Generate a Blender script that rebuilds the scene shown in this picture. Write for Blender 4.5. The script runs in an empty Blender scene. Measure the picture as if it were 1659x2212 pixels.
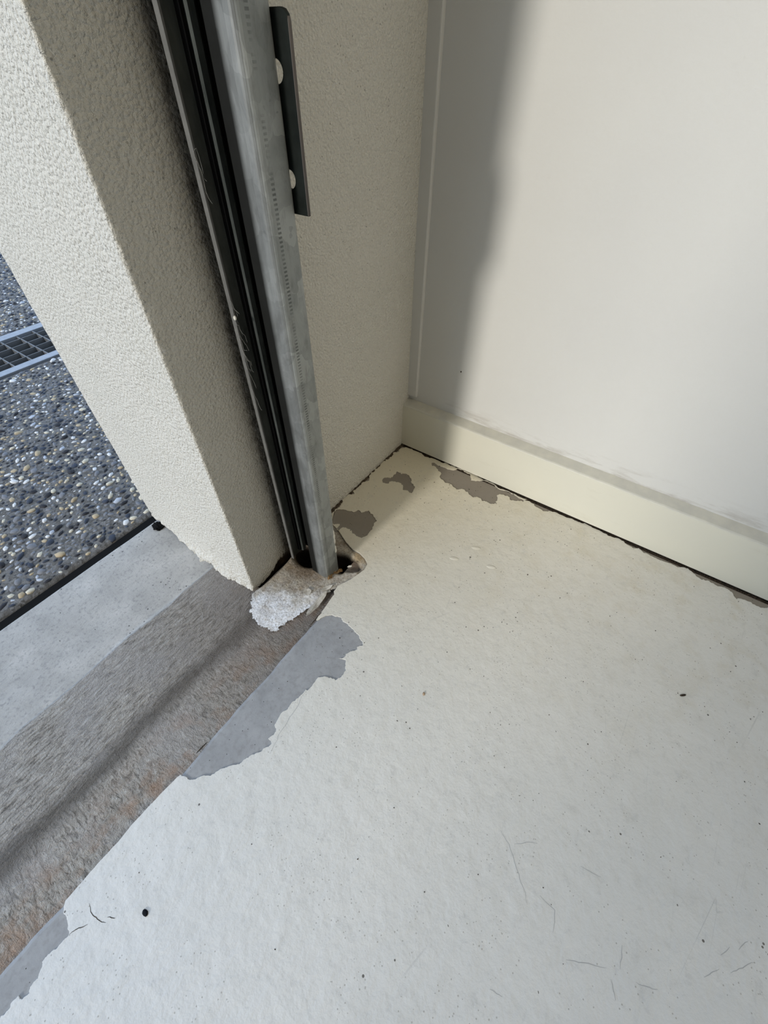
import bpy, bmesh, math, random
import numpy as np
from mathutils import Matrix, Vector

SC = bpy.context.scene
COL = SC.collection

# ------------------------------------------------------------------ camera
CAM_POS=(-0.59142,-0.36491,0.55000)
CAM_ROT=((0.569225,0.600972,-0.561085),(-0.822161,0.420984,-0.383177),(0.005929,0.679415,0.733730))
cam_data = bpy.data.cameras.new('camera')
cam_data.sensor_fit = 'HORIZONTAL'
cam_data.sensor_width = 36.0
cam_data.lens = 931.0 / 1659.0 * 36.0
cam_data.clip_start = 0.02
cam_data.clip_end = 200.0
cam = bpy.data.objects.new('camera', cam_data)
cam.matrix_world = Matrix.Translation(CAM_POS) @ Matrix(CAM_ROT).to_4x4()
COL.objects.link(cam)
SC.camera = cam

# ------------------------------------------------------------------ sky and sun
SKY_STRENGTH = 1.8
SKY_ZENITH = (0.50, 0.69, 1.0)
SKY_HORIZON = (0.72, 0.85, 1.0)
SUN_STRENGTH = 2.3
SUN_COLOR = (1.0, 0.95, 0.87)
SUN_AZIMUTH = 5.0          # degrees the sun stands outside the line of the front wall
SUN_ELEVATION = 20.0
SUN_ANGLE = 7.0            # sun behind thin haze
EXPOSURE = 0.0

world = bpy.data.worlds.new('sky')
SC.world = world
world.use_nodes = True
wn, wl = world.node_tree.nodes, world.node_tree.links
wn.clear()
w_out = wn.new('ShaderNodeOutputWorld')
w_bg = wn.new('ShaderNodeBackground')
w_bg.inputs['Strength'].default_value = SKY_STRENGTH
w_tc = wn.new('ShaderNodeTexCoord')
w_sep = wn.new('ShaderNodeSeparateXYZ')
w_ramp = wn.new('ShaderNodeValToRGB')
w_ramp.color_ramp.elements[0].position = 0.0
w_ramp.color_ramp.elements[0].color = (*SKY_HORIZON, 1)
w_ramp.color_ramp.elements[1].position = 0.7
w_ramp.color_ramp.elements[1].color = (*SKY_ZENITH, 1)
wl.new(w_tc.outputs['Generated'], w_sep.inputs[0])
wl.new(w_sep.outputs['Z'], w_ramp.inputs[0])
wl.new(w_ramp.outputs[0], w_bg.inputs['Color'])
wl.new(w_bg.outputs[0], w_out.inputs['Surface'])

sun_data = bpy.data.lights.new('sun', 'SUN')
sun_data.energy = SUN_STRENGTH
sun_data.color = SUN_COLOR
sun_data.angle = math.radians(SUN_ANGLE)
sun = bpy.data.objects.new('sun', sun_data)
_a, _e = math.radians(SUN_AZIMUTH), math.radians(SUN_ELEVATION)
_to_sun = Vector((-math.cos(_e) * math.cos(_a), math.cos(_e) * math.sin(_a), math.sin(_e)))
sun.rotation_euler = _to_sun.to_track_quat('Z', 'Y').to_euler()
sun.location = (-3.0, 1.0, 4.0)
COL.objects.link(sun)

# added unseen warm lamp behind the camera, lifting the shaded walls
FILL_POWER = 16.5
fill_data = bpy.data.lights.new('warm_fill', 'AREA')
fill_data.shape = 'RECTANGLE'
fill_data.size = 1.2
fill_data.size_y = 0.6
fill_data.energy = FILL_POWER
fill_data.color = (1.0, 0.88, 0.68)
fill = bpy.data.objects.new('warm_fill', fill_data)
fill.location = (-0.6, -2.2, 2.42)
COL.objects.link(fill)

SC.view_settings.view_transform = 'Standard'
SC.view_settings.look = 'None'
SC.view_settings.gamma = 1.0
SC.view_settings.use_curve_mapping = False
SC.view_settings.exposure = EXPOSURE

rng = np.random.default_rng(7)
random.seed(7)

# ------------------------------------------------------------------ helpers
def tag(o, label=None, cat=None, group=None, kind=None):
    if label: o['label'] = label
    if cat: o['category'] = cat
    if group: o['group'] = group
    if kind: o['kind'] = kind
    return o

def empty(name, loc=(0, 0, 0)):
    o = bpy.data.objects.new(name, None)
    o.empty_display_size = 0.02
    o.location = loc
    COL.objects.link(o)
    return o

def link(name, me, mat=None, parent=None, smooth=False):
    o = bpy.data.objects.new(name, me)
    COL.objects.link(o)
    if mat is not None:
        me.materials.clear()
        me.materials.append(mat)
    if smooth:
        me.shade_smooth()
    if parent is not None:
        o.parent = parent
        o.matrix_parent_inverse = Matrix.Translation(parent.location).inverted()
    return o

def from_pydata(name, v, f, mat=None, parent=None, smooth=False):
    me = bpy.data.meshes.new(name)
    me.from_pydata([tuple(p) for p in v], [], [tuple(q) for q in f])
    me.update()
    return link(name, me, mat, parent, smooth)

def from_bm(name, bm, mat=None, parent=None, smooth=False):
    me = bpy.data.meshes.new(name)
    bmesh.ops.recalc_face_normals(bm, faces=bm.faces)
    bm.to_mesh(me)
    bm.free()
    return link(name, me, mat, parent, smooth)

def add_box(bm, lo, hi, bevel=0.0, seg=2):
    r = bmesh.ops.create_cube(bm, size=1.0)
    vs = r['verts']
    c = [(a + b) / 2 for a, b in zip(lo, hi)]
    d = [b - a for a, b in zip(lo, hi)]
    for v in vs:
        v.co = Vector((c[0] + v.co.x * d[0], c[1] + v.co.y * d[1], c[2] + v.co.z * d[2]))
    if bevel:
        es = list({e for v in vs for e in v.link_edges})
        bmesh.ops.bevel(bm, geom=es, offset=bevel, segments=seg, affect='EDGES', profile=0.5)

def box(name, lo, hi, mat, parent=None, bevel=0.0, seg=2):
    bm = bmesh.new()
    add_box(bm, lo, hi, bevel, seg)
    return from_bm(name, bm, mat, parent)

def roughen(pts, depth, amp, closed=False, seed=1):
    """fractal midpoint displacement of an outline"""
    r = random.Random(seed)
    p = [Vector(q) for q in pts]
    for k in range(depth):
        out = []
        n = len(p)
        for i in range(n if closed else n - 1):
            a, b = p[i], p[(i + 1) % n]
            d = b - a
            L = d.length
            nrm = Vector((-d.y, d.x)) / max(L, 1e-9)
            out.append(a)
            if L > 0.0012:
                out.append((a + b) / 2 + nrm * r.gauss(0, 1) * min(amp * L, 0.003))
        if not closed:
            out.append(p[-1])
        p = out
    return [(q.x, q.y) for q in p]

def plate_from_outlines(name, loops, z_top, thick, mat, parent=None, bevel=0.0, bevel_res=0):
    """flat plate with holes, top face at z_top"""
    cu = bpy.data.curves.new(name, 'CURVE')
    cu.dimensions = '2D'
    cu.fill_mode = 'BOTH'
    cu.extrude = thick / 2 - bevel
    cu.bevel_depth = bevel
    cu.bevel_resolution = bevel_res
    cu.offset = -bevel
    for lp in loops:
        sp = cu.splines.new('POLY')
        sp.points.add(len(lp) - 1)
        for i, (x, y) in enumerate(lp):
            sp.points[i].co = (x, y, 0, 1)
        sp.use_cyclic_u = True
    tmp = bpy.data.objects.new('tmp', cu)
    COL.objects.link(tmp)
    dg = bpy.context.evaluated_depsgraph_get()
    me = bpy.data.meshes.new_from_object(tmp.evaluated_get(dg))
    bpy.data.objects.remove(tmp)
    bpy.data.curves.remove(cu)
    me.transform(Matrix.Translation((0, 0, z_top - thick / 2)))
    me.name = name
    return link(name, me, mat, parent)

def vnoise(x, y, seed=0):
    """value noise on numpy arrays"""
    xi, yi = np.floor(x).astype(np.int64), np.floor(y).astype(np.int64)
    fx, fy = x - xi, y - yi
    fx, fy = fx * fx * (3 - 2 * fx), fy * fy * (3 - 2 * fy)
    def h(a, b):
        n = (a * 374761393 + b * 668265263 + seed * 974711) & 0x7fffffff
        n = ((n ^ (n >> 13)) * 1274126177) & 0x7fffffff
        return ((n ^ (n >> 16)) & 0xffff) / 65535.0
    return (h(xi, yi) * (1 - fx) + h(xi + 1, yi) * fx) * (1 - fy) + (h(xi, yi + 1) * (1 - fx) + h(xi + 1, yi + 1) * fx) * fy

def fbm(x, y, oct=4, seed=0):
    s, a, t = 0, 1.0, 0
    for k in range(oct):
        s = s + a * vnoise(x * 2 ** k, y * 2 ** k, seed + k)
        t += a
        a *= 0.5
    return s / t - 0.5

def grid_mesh(name, P, mat, parent=None, smooth=True, mask=None, colors=None):
    """P: array (n, m, 3)"""
    n, m = P.shape[:2]
    idx = np.arange(n * m).reshape(n, m)
    q = np.stack([idx[:-1, :-1], idx[1:, :-1], idx[1:, 1:], idx[:-1, 1:]], -1).reshape(-1, 4)
    V = P.reshape(-1, 3)
    if mask is not None:
        mk = mask.reshape(-1)
        q = q[mk[q].all(1)]
        used = np.zeros(len(V), bool)
        used[q.reshape(-1)] = True
        remap = np.cumsum(used) - 1
        q = remap[q]
        V = V[used]
        if colors is not None:
            colors = colors.reshape(-1, 3)[used]
    me = bpy.data.meshes.new(name)
    me.vertices.add(len(V))
    me.vertices.foreach_set('co', V.astype(np.float32).reshape(-1))
    me.loops.add(len(q) * 4)
    me.loops.foreach_set('vertex_index', q.astype(np.int32).reshape(-1))
    me.polygons.add(len(q))
    me.polygons.foreach_set('loop_start', np.arange(0, len(q) * 4, 4, dtype=np.int32))
    me.polygons.foreach_set('loop_total', np.full(len(q), 4, dtype=np.int32))
    me.update(calc_edges=True)
    me.validate()
    if colors is not None:
        at = me.color_attributes.new('tint', 'FLOAT_COLOR', 'POINT')
        c4 = np.ones((len(V), 4), np.float32)
        c4[:, :3] = colors.reshape(-1, 3)
        at.data.foreach_set('color', c4.reshape(-1))
    return link(name, me, mat, parent, smooth)

def in_poly(x, y, poly):
    c = np.zeros(x.shape, bool)
    n = len(poly)
    for i in range(n):
        x0, y0 = poly[i]
        x1, y1 = poly[(i + 1) % n]
        if y0 == y1:
            continue
        k = ((y0 > y) != (y1 > y)) & (x < (x1 - x0) * (y - y0) / (y1 - y0) + x0)
        c ^= k
    return c

# ------------------------------------------------------------------ materials
class NT:
    def __init__(s, name, rough=0.6, metal=0.0, spec=0.5):
        s.m = bpy.data.materials.new(name)
        s.m.use_nodes = True
        s.t = s.m.node_tree
        s.t.nodes.clear()
        s.out = s.t.nodes.new('ShaderNodeOutputMaterial')
        s.b = s.t.nodes.new('ShaderNodeBsdfPrincipled')
        s.t.links.new(s.b.outputs[0], s.out.inputs[0])
        s.b.inputs['Roughness'].default_value = rough
        s.b.inputs['Metallic'].default_value = metal
        s.b.inputs['Specular IOR Level'].default_value = spec
        s.tc = s.t.nodes.new('ShaderNodeTexCoord')
    def n(s, typ, **kw):
        nd = s.t.nodes.new(typ)
        for k, v in kw.items():
            setattr(nd, k, v)
        return nd
    def put(s, sock, v):
        if isinstance(v, bpy.types.NodeSocket):
            s.t.links.new(v, sock)
        elif isinstance(v, tuple) and len(v) == 3 and sock.type == 'RGBA':
            sock.default_value = (*v, 1)
        else:
            sock.default_value = v
    def coord(s, scale=(1, 1, 1), rot=(0, 0, 0)):
        mp = s.n('ShaderNodeMapping')
        s.t.links.new(s.tc.outputs['Object'], mp.inputs[0])
        mp.inputs['Scale'].default_value = scale
        mp.inputs['Rotation'].default_value = rot
        return mp.outputs[0]
    def noise(s, scale, detail=3, rough=0.55, vec=None, dist=0.0):
        nd = s.n('ShaderNodeTexNoise')
        s.put(nd.inputs['Vector'], vec if vec is not None else s.tc.outputs['Object'])
        nd.inputs['Scale'].default_value = scale
        nd.inputs['Detail'].default_value = detail
        nd.inputs['Roughness'].default_value = rough
        nd.inputs['Distortion'].default_value = dist
        return nd.outputs['Fac']
    def voro(s, scale, vec=None, feature='F1', out='Distance', rnd=1.0):
        nd = s.n('ShaderNodeTexVoronoi', feature=feature)
        s.put(nd.inputs['Vector'], vec if vec is not None else s.tc.outputs['Object'])
        nd.inputs['Scale'].default_value = scale
        nd.inputs['Randomness'].default_value = rnd
        return nd.outputs[out]
    def rng(s, v, a, b, c=0.0, d=1.0):
        nd = s.n('ShaderNodeMapRange')
        s.put(nd.inputs[0], v)
        for i, q in enumerate((a, b, c, d)):
            nd.inputs[i + 1].default_value = q
        return nd.outputs[0]
    def math(s, op, a, b=0.0):
        nd = s.n('ShaderNodeMath', operation=op)
        s.put(nd.inputs[0], a)
        s.put(nd.inputs[1], b)
        return nd.outputs[0]
    def mix(s, f, a, b, mode='MIX'):
        nd = s.n('ShaderNodeMix', data_type='RGBA', blend_type=mode)
        s.put(nd.inputs['Factor'], f)
        s.put(nd.inputs[6], a)
        s.put(nd.inputs[7], b)
        return nd.outputs[2]
    def sep(s):
        nd = s.n('ShaderNodeSeparateXYZ')
        s.t.links.new(s.tc.outputs['Object'], nd.inputs[0])
        return nd.outputs
    def color(s, c):
        s.put(s.b.inputs['Base Color'], c)
        return s
    def rough(s, r):
        s.put(s.b.inputs['Roughness'], r)
        return s
    def bump(s, h, dist, strength=1.0):
        nd = s.n('ShaderNodeBump')
        nd.inputs['Strength'].default_value = strength
        nd.inputs['Distance'].default_value = dist
        s.put(nd.inputs['Height'], h)
        if s.b.inputs['Normal'].is_linked:
            s.t.links.new(s.b.inputs['Normal'].links[0].from_socket, nd.inputs['Normal'])
        s.t.links.new(nd.outputs[0], s.b.inputs['Normal'])
        return s

# painted floor: off-white concrete paint, scuffed and speckled with dirt
M = NT('floor_paint', 0.42, spec=0.4)
c = M.mix(M.rng(M.noise(6, 4), 0.35, 0.7), (0.68, 0.675, 0.65), (0.63, 0.63, 0.61))
c = M.mix(M.rng(M.noise(32, 6, 0.7), 0.52, 0.8, 0, 0.35), c, (0.46, 0.45, 0.41))
o = M.sep()
nearw = M.math('MULTIPLY', M.rng(o['X'], -0.42, -0.03), M.rng(M.noise(22, 5, 0.65), 0.5, 0.72, 0, 0.5))
c = M.mix(nearw, c, (0.47, 0.41, 0.29))
yel = M.rng(o['X'], -0.75, -0.05, 0, 1.0)
yel = M.math('MULTIPLY', yel, M.rng(o['Y'], -0.75, -0.05, 0, 1.0))
c = M.mix(yel, c, (0.63, 0.58, 0.45))  # warm bounce light towards the corner, put into the paint colour
sp = M.math('LESS_THAN', M.voro(90), 0.10)
sp = M.math('MULTIPLY', sp, M.math('GREATER_THAN', M.noise(40, 2), 0.62))
c = M.mix(M.math('MULTIPLY', sp, 0.85), c, (0.06, 0.05, 0.04))
sp2 = M.math('MULTIPLY', M.math('LESS_THAN', M.voro(210), 0.13), M.math('GREATER_THAN', M.noise(17, 3), 0.5))
c = M.mix(M.math('MULTIPLY', sp2, 0.5), c, (0.2, 0.18, 0.15))
for k, (rz, sc) in enumerate(((0.6, 9), (2.1, 7), (1.25, 11))):
    w = M.voro(sc, M.coord((0.25, 2.2, 1), (0, 0, rz)), 'DISTANCE_TO_EDGE')
    ln = M.math('MULTIPLY', M.math('LESS_THAN', w, 0.0022), M.rng(M.noise(9 + k, 3), 0.58, 0.72, 0, 0.4))
    c = M.mix(ln, c, (0.36, 0.36, 0.35))
sfz = M.math('MULTIPLY', M.rng(o['Y'], -0.45, -0.75), M.rng(o['X'], -0.95, -0.6))
sc1 = M.rng(M.noise(24, 6, 0.75, M.coord((0.7, 1.5, 1), (0, 0, 0.9)), 1.2), 0.6, 0.74, 0, 0.4)
c = M.mix(M.math('MULTIPLY', sfz, sc1), c, (0.24, 0.24, 0.23))
c = M.mix(M.rng(M.noise(75, 5, 0.75), 0.55, 0.75, 0, 0.4), c, (0.40, 0.40, 0.39))
M.color(c)
M.rough(M.rng(M.noise(12, 5), 0.3, 0.7, 0.36, 0.55))
M.bump(M.noise(55, 4, 0.6), 0.0018, 0.8)
M.bump(M.noise(330, 2), 0.0002, 0.6)
FLOOR_PAINT = M.m

M = NT('bare_concrete', 0.75, spec=0.3)
c = M.mix(M.rng(M.noise(28, 5, 0.7), 0.3, 0.7), (0.265, 0.27, 0.275), (0.35, 0.355, 0.36))
c = M.mix(M.rng(M.noise(170, 3), 0.5, 0.75, 0, 0.5), c, (0.20, 0.195, 0.19))
o = M.sep()
c = M.mix(M.rng(o['X'], -0.36, -0.22, 0, 0.9), c, (0.235, 0.205, 0.165))
c = M.mix(M.math('LESS_THAN', M.voro(130), 0.07), c, (0.05, 0.05, 0.05))
M.color(c)
M.bump(M.noise(420, 3), 0.0003, 0.6)
BARE = M.m

# broom-finished sill, dirt along its trough, rust patches near the slab edge
M = NT('sill_concrete', 0.85, spec=0.25)
o = M.sep()
streak = M.noise(60, 5, 0.7, M.coord((0.8, 3.0, 1), (0, 0, 0.5)), 0.8)
f_hi = M.noise(190, 4, 0.75, M.coord((0.45, 1.5, 1), (0, 0, -0.12)), 0.5)
f_lo = M.noise(190, 4, 0.75, M.coord((1.5, 0.5, 1), (0, 0, 0.75)), 0.7)
grain = M.noise(520, 3, 0.6)
band = M.rng(o['Y'], -0.045, -0.028)
fm = M.n('ShaderNodeMix', data_type='FLOAT')
M.put(fm.inputs[0], band)
M.put(fm.inputs[2], f_lo)
M.put(fm.inputs[3], f_hi)
fine = fm.outputs[0]
c = M.mix(M.rng(streak, 0.3, 0.7), (0.315, 0.29, 0.255), (0.435, 0.405, 0.365))
c = M.mix(M.rng(fine, 0.5, 0.36, 0, 0.8), c, (0.10, 0.09, 0.08))
c = M.mix(M.rng(fine, 0.54, 0.68, 0, 0.55), c, (0.60, 0.59, 0.57))
blue = M.rng(M.noise(14, 4), 0.45, 0.62, 0, 0.5)
c = M.mix(blue, c, (0.36, 0.345, 0.335))
rz = M.math('MULTIPLY', M.rng(o['Y'], -0.045, -0.095, 0, 1), M.rng(M.noise(34, 4, 0.6), 0.44, 0.62, 0, 0.6))
c = M.mix(rz, c, (0.33, 0.205, 0.13))
wob = M.math('MULTIPLY', M.math('SUBTRACT', M.noise(9, 3), 0.5), 0.05)
yy = M.math('ADD', o['Y'], wob)
tro = M.math('SUBTRACT', 1.0, M.rng(M.math('ABSOLUTE', M.math('ADD', yy, 0.034)), 0.004, 0.022))
c = M.mix(M.math('MULTIPLY', tro, 0.75), c, (0.085, 0.075, 0.065))
brn = M.math('MULTIPLY', M.rng(o['X'], -0.62, -0.42), M.rng(o['Y'], 0.12, 0.02))
c = M.mix(M.math('MULTIPLY', brn, 0.6), c, (0.15, 0.125, 0.105))
smc = M.mix(M.rng(M.noise(22, 5, 0.65), 0.3, 0.7), (0.33, 0.325, 0.31), (0.47, 0.46, 0.44))
smc = M.mix(M.rng(M.noise(240, 3), 0.52, 0.72, 0, 0.6), smc, (0.21, 0.21, 0.21))
pit = M.math('MULTIPLY', M.math('LESS_THAN', M.voro(170), 0.20), M.math('MULTIPLY', M.math('GREATER_THAN', o['X'], -0.62), M.math('GREATER_THAN', M.noise(30, 3), 0.58)))
smc = M.mix(M.math('MULTIPLY', pit, 0.8), smc, (0.05, 0.05, 0.05))
wob2 = M.math('MULTIPLY', M.math('SUBTRACT', M.noise(20, 4), 0.5), 0.012)
smooth_f = M.rng(M.math('ADD', o['Y'], wob2), 0.0865, 0.0895)
c = M.mix(smooth_f, c, smc)
M.color(c)
hgt = M.math('ADD', M.math('MULTIPLY', fine, 1.0), M.math('MULTIPLY', grain, 0.6))
hgt = M.math('MULTIPLY', hgt, M.rng(smooth_f, 0, 1, 1.0, 0.15))
M.bump(hgt, 0.0040, 1.0)
SILL = M.m

# cream render
M = NT('stucco', 0.85, spec=0.2)
o = M.sep()
g1 = M.math('MULTIPLY', M.noise(700, 3, 0.7), 0.9)
g2 = M.math('MULTIPLY', M.voro(330), -0.9)
pits = M.rng(M.noise(420, 2, 0.6), 0.585, 0.66, 0, 0.6)
c = M.mix(M.rng(M.noise(7, 3), 0.3, 0.7), (0.85, 0.82, 0.74), (0.81, 0.785, 0.705))
pin = M.math('MULTIPLY', M.math('LESS_THAN', M.voro(160), 0.12), M.math('GREATER_THAN', M.noise(25, 2), 0.52))
c = M.mix(M.math('MULTIPLY', pits, M.rng(o['X'], -0.405, -0.395, 1.0, 0.3)), c, (0.36, 0.34, 0.30))
c = M.mix(M.math('MULTIPLY', pin, 0.5), c, (0.2, 0.17, 0.13))
# grime left of the door guide
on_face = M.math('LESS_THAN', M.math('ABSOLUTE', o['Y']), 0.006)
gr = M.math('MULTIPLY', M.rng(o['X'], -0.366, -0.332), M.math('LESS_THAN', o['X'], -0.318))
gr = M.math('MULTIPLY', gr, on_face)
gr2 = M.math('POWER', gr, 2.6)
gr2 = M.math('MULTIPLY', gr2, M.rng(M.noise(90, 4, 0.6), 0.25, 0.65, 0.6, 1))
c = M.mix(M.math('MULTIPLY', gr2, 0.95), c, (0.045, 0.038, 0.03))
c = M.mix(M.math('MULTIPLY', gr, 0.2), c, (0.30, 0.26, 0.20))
low = M.math('MULTIPLY', M.rng(o['Z'], 0.012, -0.006), M.rng(M.noise(140, 4), 0.4, 0.6))
low = M.math('MULTIPLY', low, M.math('GREATER_THAN', o['X'], -0.30))
c = M.mix(M.math('MULTIPLY', low, 0.8), c, (0.16, 0.12, 0.08))
M.color(c)
M.bump(M.math('ADD', g1, g2), 0.0040, 0.9)
STUCCO = M.m

M = NT('wall_plaster', 0.7, spec=0.25)
o = M.sep()
c = M.mix(M.rng(M.noise(5, 3), 0.3, 0.7), (0.60, 0.595, 0.565), (0.575, 0.57, 0.545))
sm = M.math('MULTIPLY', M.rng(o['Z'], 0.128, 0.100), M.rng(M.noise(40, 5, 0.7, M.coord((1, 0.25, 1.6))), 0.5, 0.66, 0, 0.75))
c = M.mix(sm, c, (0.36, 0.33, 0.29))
sc = M.rng(M.noise(16, 5, 0.75), 0.68, 0.78, 0, 0.3)
c = M.mix(sc, c, (0.5, 0.49, 0.46))
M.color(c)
M.bump(M.noise(480, 3, 0.6), 0.0005, 0.5)
PLASTER = M.m

M = NT('gloss_trim_paint', 0.4, spec=0.4)
o = M.sep()
c = M.mix(M.rng(M.noise(5, 3), 0.3, 0.7), (0.63, 0.61, 0.51), (0.60, 0.585, 0.50))
c = M.mix(M.rng(M.noise(26, 5, 0.7, M.coord((1, 0.35, 1.5))), 0.6, 0.75, 0, 0.3), c, (0.48, 0.45, 0.36))
edge = M.math('MULTIPLY', M.rng(o['Z'], 0.0905, 0.0935), M.rng(M.noise(60, 4), 0.3, 0.7, 0.35, 0.8))
c = M.mix(edge, c, (0.43, 0.425, 0.39))  # darker shading of the board's top, put into its colour
M.color(c)
M.bump(M.noise(300, 2), 0.00012, 0.4)
TRIM = M.m

M = NT('galvanised_steel', 0.5, 0.35, 0.3)
o = M.sep()
wn_ = M.n('ShaderNodeVectorMath', operation='MULTIPLY_ADD')
nc = M.n('ShaderNodeTexNoise')
nc.inputs['Scale'].default_value = 60
M.t.links.new(M.tc.outputs['Object'], nc.inputs['Vector'])
M.t.links.new(nc.outputs['Color'], wn_.inputs[0])
wn_.inputs[1].default_value = (0.03, 0.03, 0.03)
M.t.links.new(M.tc.outputs['Object'], wn_.inputs[2])
spg = M.voro(48, wn_.outputs[0], out='Color')
bw = M.n('ShaderNodeRGBToBW')
M.t.links.new(spg, bw.inputs[0])
ns = M.noise(30, 5, 0.65, M.coord((1.6, 1.6, 0.7)), 1.0)
c = M.mix(M.rng(ns, 0.3, 0.7), (0.20, 0.212, 0.205), (0.32, 0.335, 0.325))
c = M.mix(M.rng(bw.outputs[0], 0.25, 0.8, 0, 0.5), c, (0.44, 0.455, 0.44))
onlip = M.math('LESS_THAN', o['X'], -0.3305)
c = M.mix(M.math('MULTIPLY', onlip, M.rng(ns, 0.25, 0.75, 0.75, 0.35)), c, (0.10, 0.10, 0.095))  # lip colour darkened to offset the direct sun on it
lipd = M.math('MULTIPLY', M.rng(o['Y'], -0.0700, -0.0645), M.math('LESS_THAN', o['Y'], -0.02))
c = M.mix(M.rng(M.noise(160, 4, 0.7, M.coord((1, 1, 0.3))), 0.52, 0.7, 0, 0.45), c, (0.14, 0.14, 0.135))
# stamped row of marks down the front leg
dz = M.math('FRACT', M.math('MULTIPLY', o['Z'], 330.0))
dots = M.math('MULTIPLY', M.math('LESS_THAN', dz, 0.5), M.math('LESS_THAN', M.math('ABSOLUTE', M.math('ADD', o['X'], 0.3230)), 0.0017))
dots = M.math('MULTIPLY', dots, M.rng(M.noise(45, 3), 0.35, 0.55))
dots = M.math('MULTIPLY', dots, M.math('LESS_THAN', o['Y'], -0.08))
c = M.mix(M.math('MULTIPLY', dots, 0.7), c, (0.06, 0.065, 0.065))
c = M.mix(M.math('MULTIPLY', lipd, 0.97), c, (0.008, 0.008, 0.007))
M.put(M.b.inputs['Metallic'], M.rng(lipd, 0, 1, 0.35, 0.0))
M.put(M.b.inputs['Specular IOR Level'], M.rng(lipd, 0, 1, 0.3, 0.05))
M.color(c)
M.rough(M.rng(ns, 0.3, 0.7, 0.42, 0.6))
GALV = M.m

M = NT('greasy_steel', 0.6, 0.3, 0.3)
o = M.sep()
c = M.mix(M.rng(M.noise(60, 5, 0.7, M.coord((1, 1, 0.25))), 0.35, 0.7), (0.006, 0.006, 0.005), (0.03, 0.028, 0.024))
c = M.mix(M.rng(M.noise(140, 4, 0.8, M.coord((1, 1, 0.2))), 0.62, 0.75, 0, 0.6), c, (0.10, 0.075, 0.05))
M.color(c)
M.bump(M.noise(160, 4), 0.0006, 0.6)
GREASY = M.m

M = NT('dull_steel', 0.6, 0.5, 0.3)
c = M.mix(M.rng(M.noise(40, 5, 0.7, M.coord((1, 1, 0.35))), 0.3, 0.7), (0.045, 0.052, 0.048), (0.13, 0.14, 0.13))
M.color(c)
DULL = M.m

M = NT('flange_edge_steel', 0.55, 0.4, 0.4)
c = M.mix(M.rng(M.noise(60, 4, 0.7), 0.3, 0.7), (0.15, 0.15, 0.145), (0.22, 0.22, 0.21))
M.color(c)
EDGE_STEEL = M.m

M = NT('shaded_bracket_steel', 0.55, 0.2, 0.2)
o = M.sep()
c = M.mix(M.rng(M.noise(50, 5, 0.7), 0.35, 0.7), (0.004, 0.006, 0.005), (0.013, 0.017, 0.015))  # shade from the guide put into the plate's colour
c = M.mix(M.math('LESS_THAN', o['Y'], -0.0936), c, (0.12, 0.105, 0.095))  # lit outer edge painted paler
M.color(c)
BRACKET = M.m

M = NT('brush_seal', 0.95, spec=0.05)
M.color((0.008, 0.008, 0.008))
M.bump(M.noise(400, 3, 0.6, M.coord((1, 1, 0.2))), 0.001, 0.7)
BRUSH = M.m

M = NT('rust', 0.9, spec=0.1)
c = M.mix(M.rng(M.noise(300, 4, 0.7), 0.35, 0.65), (0.13, 0.06, 0.02), (0.36, 0.25, 0.13))
M.color(c)
M.bump(M.noise(300, 4), 0.001, 1.0)
RUST = M.m

M = NT('old_cream_paint', 0.6, spec=0.3)
M.color(M.mix(M.rng(M.noise(120, 4), 0.3, 0.7), (0.62, 0.60, 0.53), (0.72, 0.70, 0.63)))
M.bump(M.noise(200, 3), 0.0006, 0.5)
CREAM = M.m

M = NT('grubby_paint', 0.8, spec=0.15)
M.color(M.mix(M.rng(M.noise(200, 4, 0.7), 0.35, 0.65), (0.36, 0.33, 0.28), (0.54, 0.515, 0.46)))
M.bump(M.noise(300, 3), 0.0006, 0.6)
OLD = M.m

M = NT('crumbling_mortar', 0.9, spec=0.15)
at = M.n('ShaderNodeAttribute', attribute_name='tint')
sp = M.rng(M.noise(350, 4, 0.75), 0.45, 0.7, 0, 0.75)
M.color(M.mix(sp, at.outputs['Color'], (0.30, 0.26, 0.21), 'MULTIPLY'))
M.bump(M.noise(330, 4, 0.65), 0.0016, 0.9)
MORTAR_M = M.m

M = NT('driveway_matrix', 0.85, spec=0.25)
c = M.mix(M.rng(M.noise(140, 4, 0.7), 0.35, 0.65), (0.062, 0.058, 0.052), (0.15, 0.138, 0.122))
c = M.mix(M.rng(M.noise(12, 3), 0.4, 0.65, 0, 0.4), c, (0.082, 0.077, 0.072))
v = M.voro(240, out='Color')
bw = M.n('ShaderNodeRGBToBW')
M.t.links.new(v, bw.inputs[0])
c = M.mix(M.rng(bw.outputs[0], 0.35, 0.75, 0, 0.3), c, (0.30, 0.30, 0.30))
M.color(c)
M.bump(M.noise(300, 4), 0.002, 0.8)
MATRIX = M.m

def pebble_mat(name, a, b):
    M = NT(name, 0.65, spec=0.25)
    M.color(M.mix(M.rng(M.noise(90, 3), 0.3, 0.7), a, b))
    return M.m
PEBBLES = [pebble_mat('pebble_white', (0.55, 0.55, 0.55), (0.72, 0.71, 0.69)),
           pebble_mat('pebble_slate', (0.022, 0.028, 0.042), (0.05, 0.06, 0.085)),
           pebble_mat('pebble_grey', (0.13, 0.135, 0.15), (0.22, 0.225, 0.24)),
           pebble_mat('pebble_tan', (0.36, 0.28, 0.17), (0.46, 0.38, 0.26)),
           pebble_mat('pebble_pale_blue', (0.36, 0.385, 0.43), (0.46, 0.485, 0.53)),
           pebble_mat('pebble_black', (0.012, 0.012, 0.016), (0.03, 0.03, 0.035)),
           pebble_mat('pebble_cream', (0.50, 0.45, 0.34), (0.60, 0.55, 0.44))]
PEBBLE_W = [0.11, 0.24, 0.24, 0.11, 0.06, 0.16, 0.08]

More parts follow.
